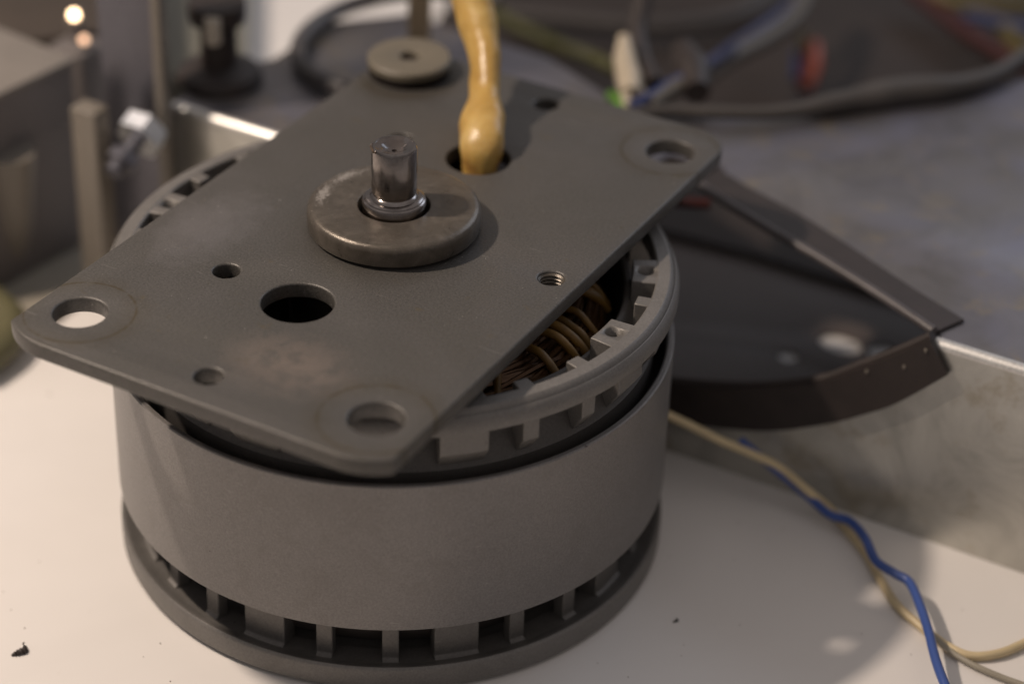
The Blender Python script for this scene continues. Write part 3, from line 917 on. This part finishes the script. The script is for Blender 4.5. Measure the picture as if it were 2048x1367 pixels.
# thick grey hoses and coloured wires behind
M_hose = plastic('grey_hose', (0.05, 0.044, 0.04), 0.6, 0.2, 0.8)
M_dkhose = plastic('dark_hose', (0.055, 0.05, 0.05), 0.4, 0.2, 0.8)
hz = ZT + 0.25
tag(wire('dark_hose', [G(690, 178, hz), G(640, 160, hz), G(602, 125, hz), G(600, 85, hz), G(640, 42, hz), G(720, 5, hz), G(860, -20, hz), G(1000, 0, hz)], 0.2, M_dkhose), 'dark hose curving round on the chassis behind the plate, upper left', 'hose')
tag(wire('grey_hose', [G(1230, 232, hz), G(1330, 222, hz), G(1450, 226, hz), G(1560, 225, hz), G(1680, 205, hz), G(1800, 185, hz), G(1900, 175, hz), G(1990, 150, hz), G(2080, 90, hz)], [0.12, 0.15, 0.15, 0.15, 0.17, 0.26, 0.34, 0.32, 0.24, 0.2, 0.2], M_hose), 'long grey hose lying along the far edge of the chassis top', 'hose')
M_yg = plastic('yellow_green_insulation', (0.055, 0.055, 0.01), 0.5)
M_gr = plastic('green_insulation', (0.08, 0.2, 0.02), 0.4)
M_red = plastic('red_insulation', (0.05, 0.008, 0.007), 0.5)
M_dkblue = plastic('dark_blue_insulation', (0.02, 0.03, 0.10), 0.45)
M_or = plastic('orange_plastic', (0.30, 0.055, 0.022), 0.45)
M_ye = plastic('yellow_insulation', (0.10, 0.075, 0.012), 0.5)
M_wh = plastic('ivory_plastic', (0.42, 0.36, 0.27), 0.45)
M_gy = plastic('grey_insulation_thick', (0.085, 0.075, 0.062), 0.5)
tag(wire('yellow_green_wire', [G(980, 20, 1.0), G(1040, 55, 1.0), G(1120, 92, 1.0), G(1190, 118, 3.0), G(1250, 150, 3.0)], 0.17, M_yg), 'yellow and green earth wire crossing the dark space behind the yellow sleeve', 'wire')
tag(wire('green_wire', [G(1215, 190, 4.9), G(1236, 200, 4.85), G(1245, 225, 4.8)], 0.13, M_gr), 'short bright green wire end beside the ivory connector', 'wire')
cn = empty('ivory_connector', (0, 0, 0), 'ivory connector bundle hanging over the far chassis edge behind the plate', 'connector')
wire('housing', [G(1248, 75, 5.6), G(1250, 120, 5.3), G(1258, 160, 5.05), G(1262, 190, 4.95)], [0.15, 0.26, 0.30, 0.24], M_wh, cn, 6, 16)
wire('prong', [G(1256, 170, 5.0), G(1252, 200, 4.9), G(1250, 222, 4.8)], 0.13, M_wh, cn, 6, 12)
wire('prong', [G(1268, 165, 5.0), G(1282, 185, 4.9), G(1290, 205, 4.8)], 0.12, M_wh, cn, 6, 12)
tag(wire('black_cable', [G(1290, -20, 6.0), G(1275, 60, 5.4), G(1285, 120, 5.1), G(1310, 170, 5.0)], 0.22, M_black), 'black cable rising behind the ivory connector', 'cable')
tag(wire('blue_lead', [G(1262, 215, 4.9), G(1300, 195, 5.0), G(1345, 168, 5.0), G(1400, 140, 4.9), G(1480, 85, 2.4), G(1560, 30, 2.1), G(1620, -30, 2.0)], 0.15, M_dkblue), 'blue lead tied along the grey cable in the dark background', 'wire')
tag(wire('beige_lead', [G(1300, 210, 4.9), G(1330, 190, 4.95), G(1362, 172, 5.0)], 0.2, M_gy), 'short beige lead beside the blue lead near the chassis edge', 'wire')
tag(wire('grey_cable', [G(1405, 160, 2.8), G(1450, 122, 2.7), G(1530, 80, 2.5), G(1590, 35, 2.3), G(1620, -30, 2.2)], 0.24, M_gy), 'grey cable slanting up through the dark background', 'cable')
tag(wire('black_tie', [G(1365, 100, 5.2), G(1385, 140, 5.1), G(1395, 185, 5.0)], [0.3, 0.42, 0.3], M_black), 'black tape wrap joining the blue lead and grey cable', 'tape')
tag(wire('long_grey_tube', [G(1000, 28, 0.9), G(1150, 42, 0.9), G(1300, 55, 0.9), G(1420, 45, 0.9), G(1500, 20, 0.9), G(1560, -30, 0.9)], 0.24, plastic('dull_tube', (0.04, 0.035, 0.033), 0.5)), 'dull grey tube running across the dark background at the top', 'tube')
tag(wire('orange_part', [G(1628, 88, 1.6), G(1624, 130, 1.3), G(1612, 175, 1.0)], [0.20, 0.27, 0.2], M_or), 'orange cylindrical component standing in the dark background', 'component')
tag(wire('blue_part', [G(1596, 105, 1.3), G(1592, 160, 0.9)], 0.13, M_dkblue), 'short blue wire end left of the orange component', 'wire')
tag(wire('yellow_stub', [G(1608, 70, 1.7), G(1604, 110, 1.4)], 0.12, M_ye), 'short yellow wire end above the orange component', 'wire')
for i, (m_, pts, lab) in enumerate([
        (M_red, [(1820, -20), (1880, 25), (1950, 75), (2060, 140)], 'dark red wire slanting down through the upper right corner'),
        (M_ye, [(1860, -10), (1930, 8), (2000, 18), (2070, 10)], 'yellow wire along the top edge at the right corner'),
        (M_dkblue, [(1930, 30), (1980, 40), (2060, 62)], 'short dark blue wire between the red and yellow wires, top right'),
        (M_ye, [(2010, 60), (2035, 90), (2070, 110)], 'yellow wire end at the right edge below the blue one')]):
    tag(wire(('red_wire', 'yellow_wire', 'blue_wire_end', 'yellow_wire_end')[i], [G(u, v, 1.0) for u, v in pts], 0.2, m_), lab, 'wire')
tag(wire('red_lead', [G(1320, 396, 4.0), G(1370, 405, 4.0), G(1420, 408, 4.0)], 0.12, M_red), 'dark red lead inside the cut-out beside the plate corner', 'wire')
# brown rod behind washer
rp = G(838, 120, ZT)
rod = solid('brown_rod', [(0, ZT + 0.004), (0.27, ZT + 0.004), (0.27, ZT + 6), (0, ZT + 6)], metal('brown_rod_metal', (0.30, 0.23, 0.14), 0.45, 0.0, 0.1), None, 32, (rp.x, rp.y, 0))
tag(rod, 'upright brown metal rod standing behind the olive washer', 'rod')
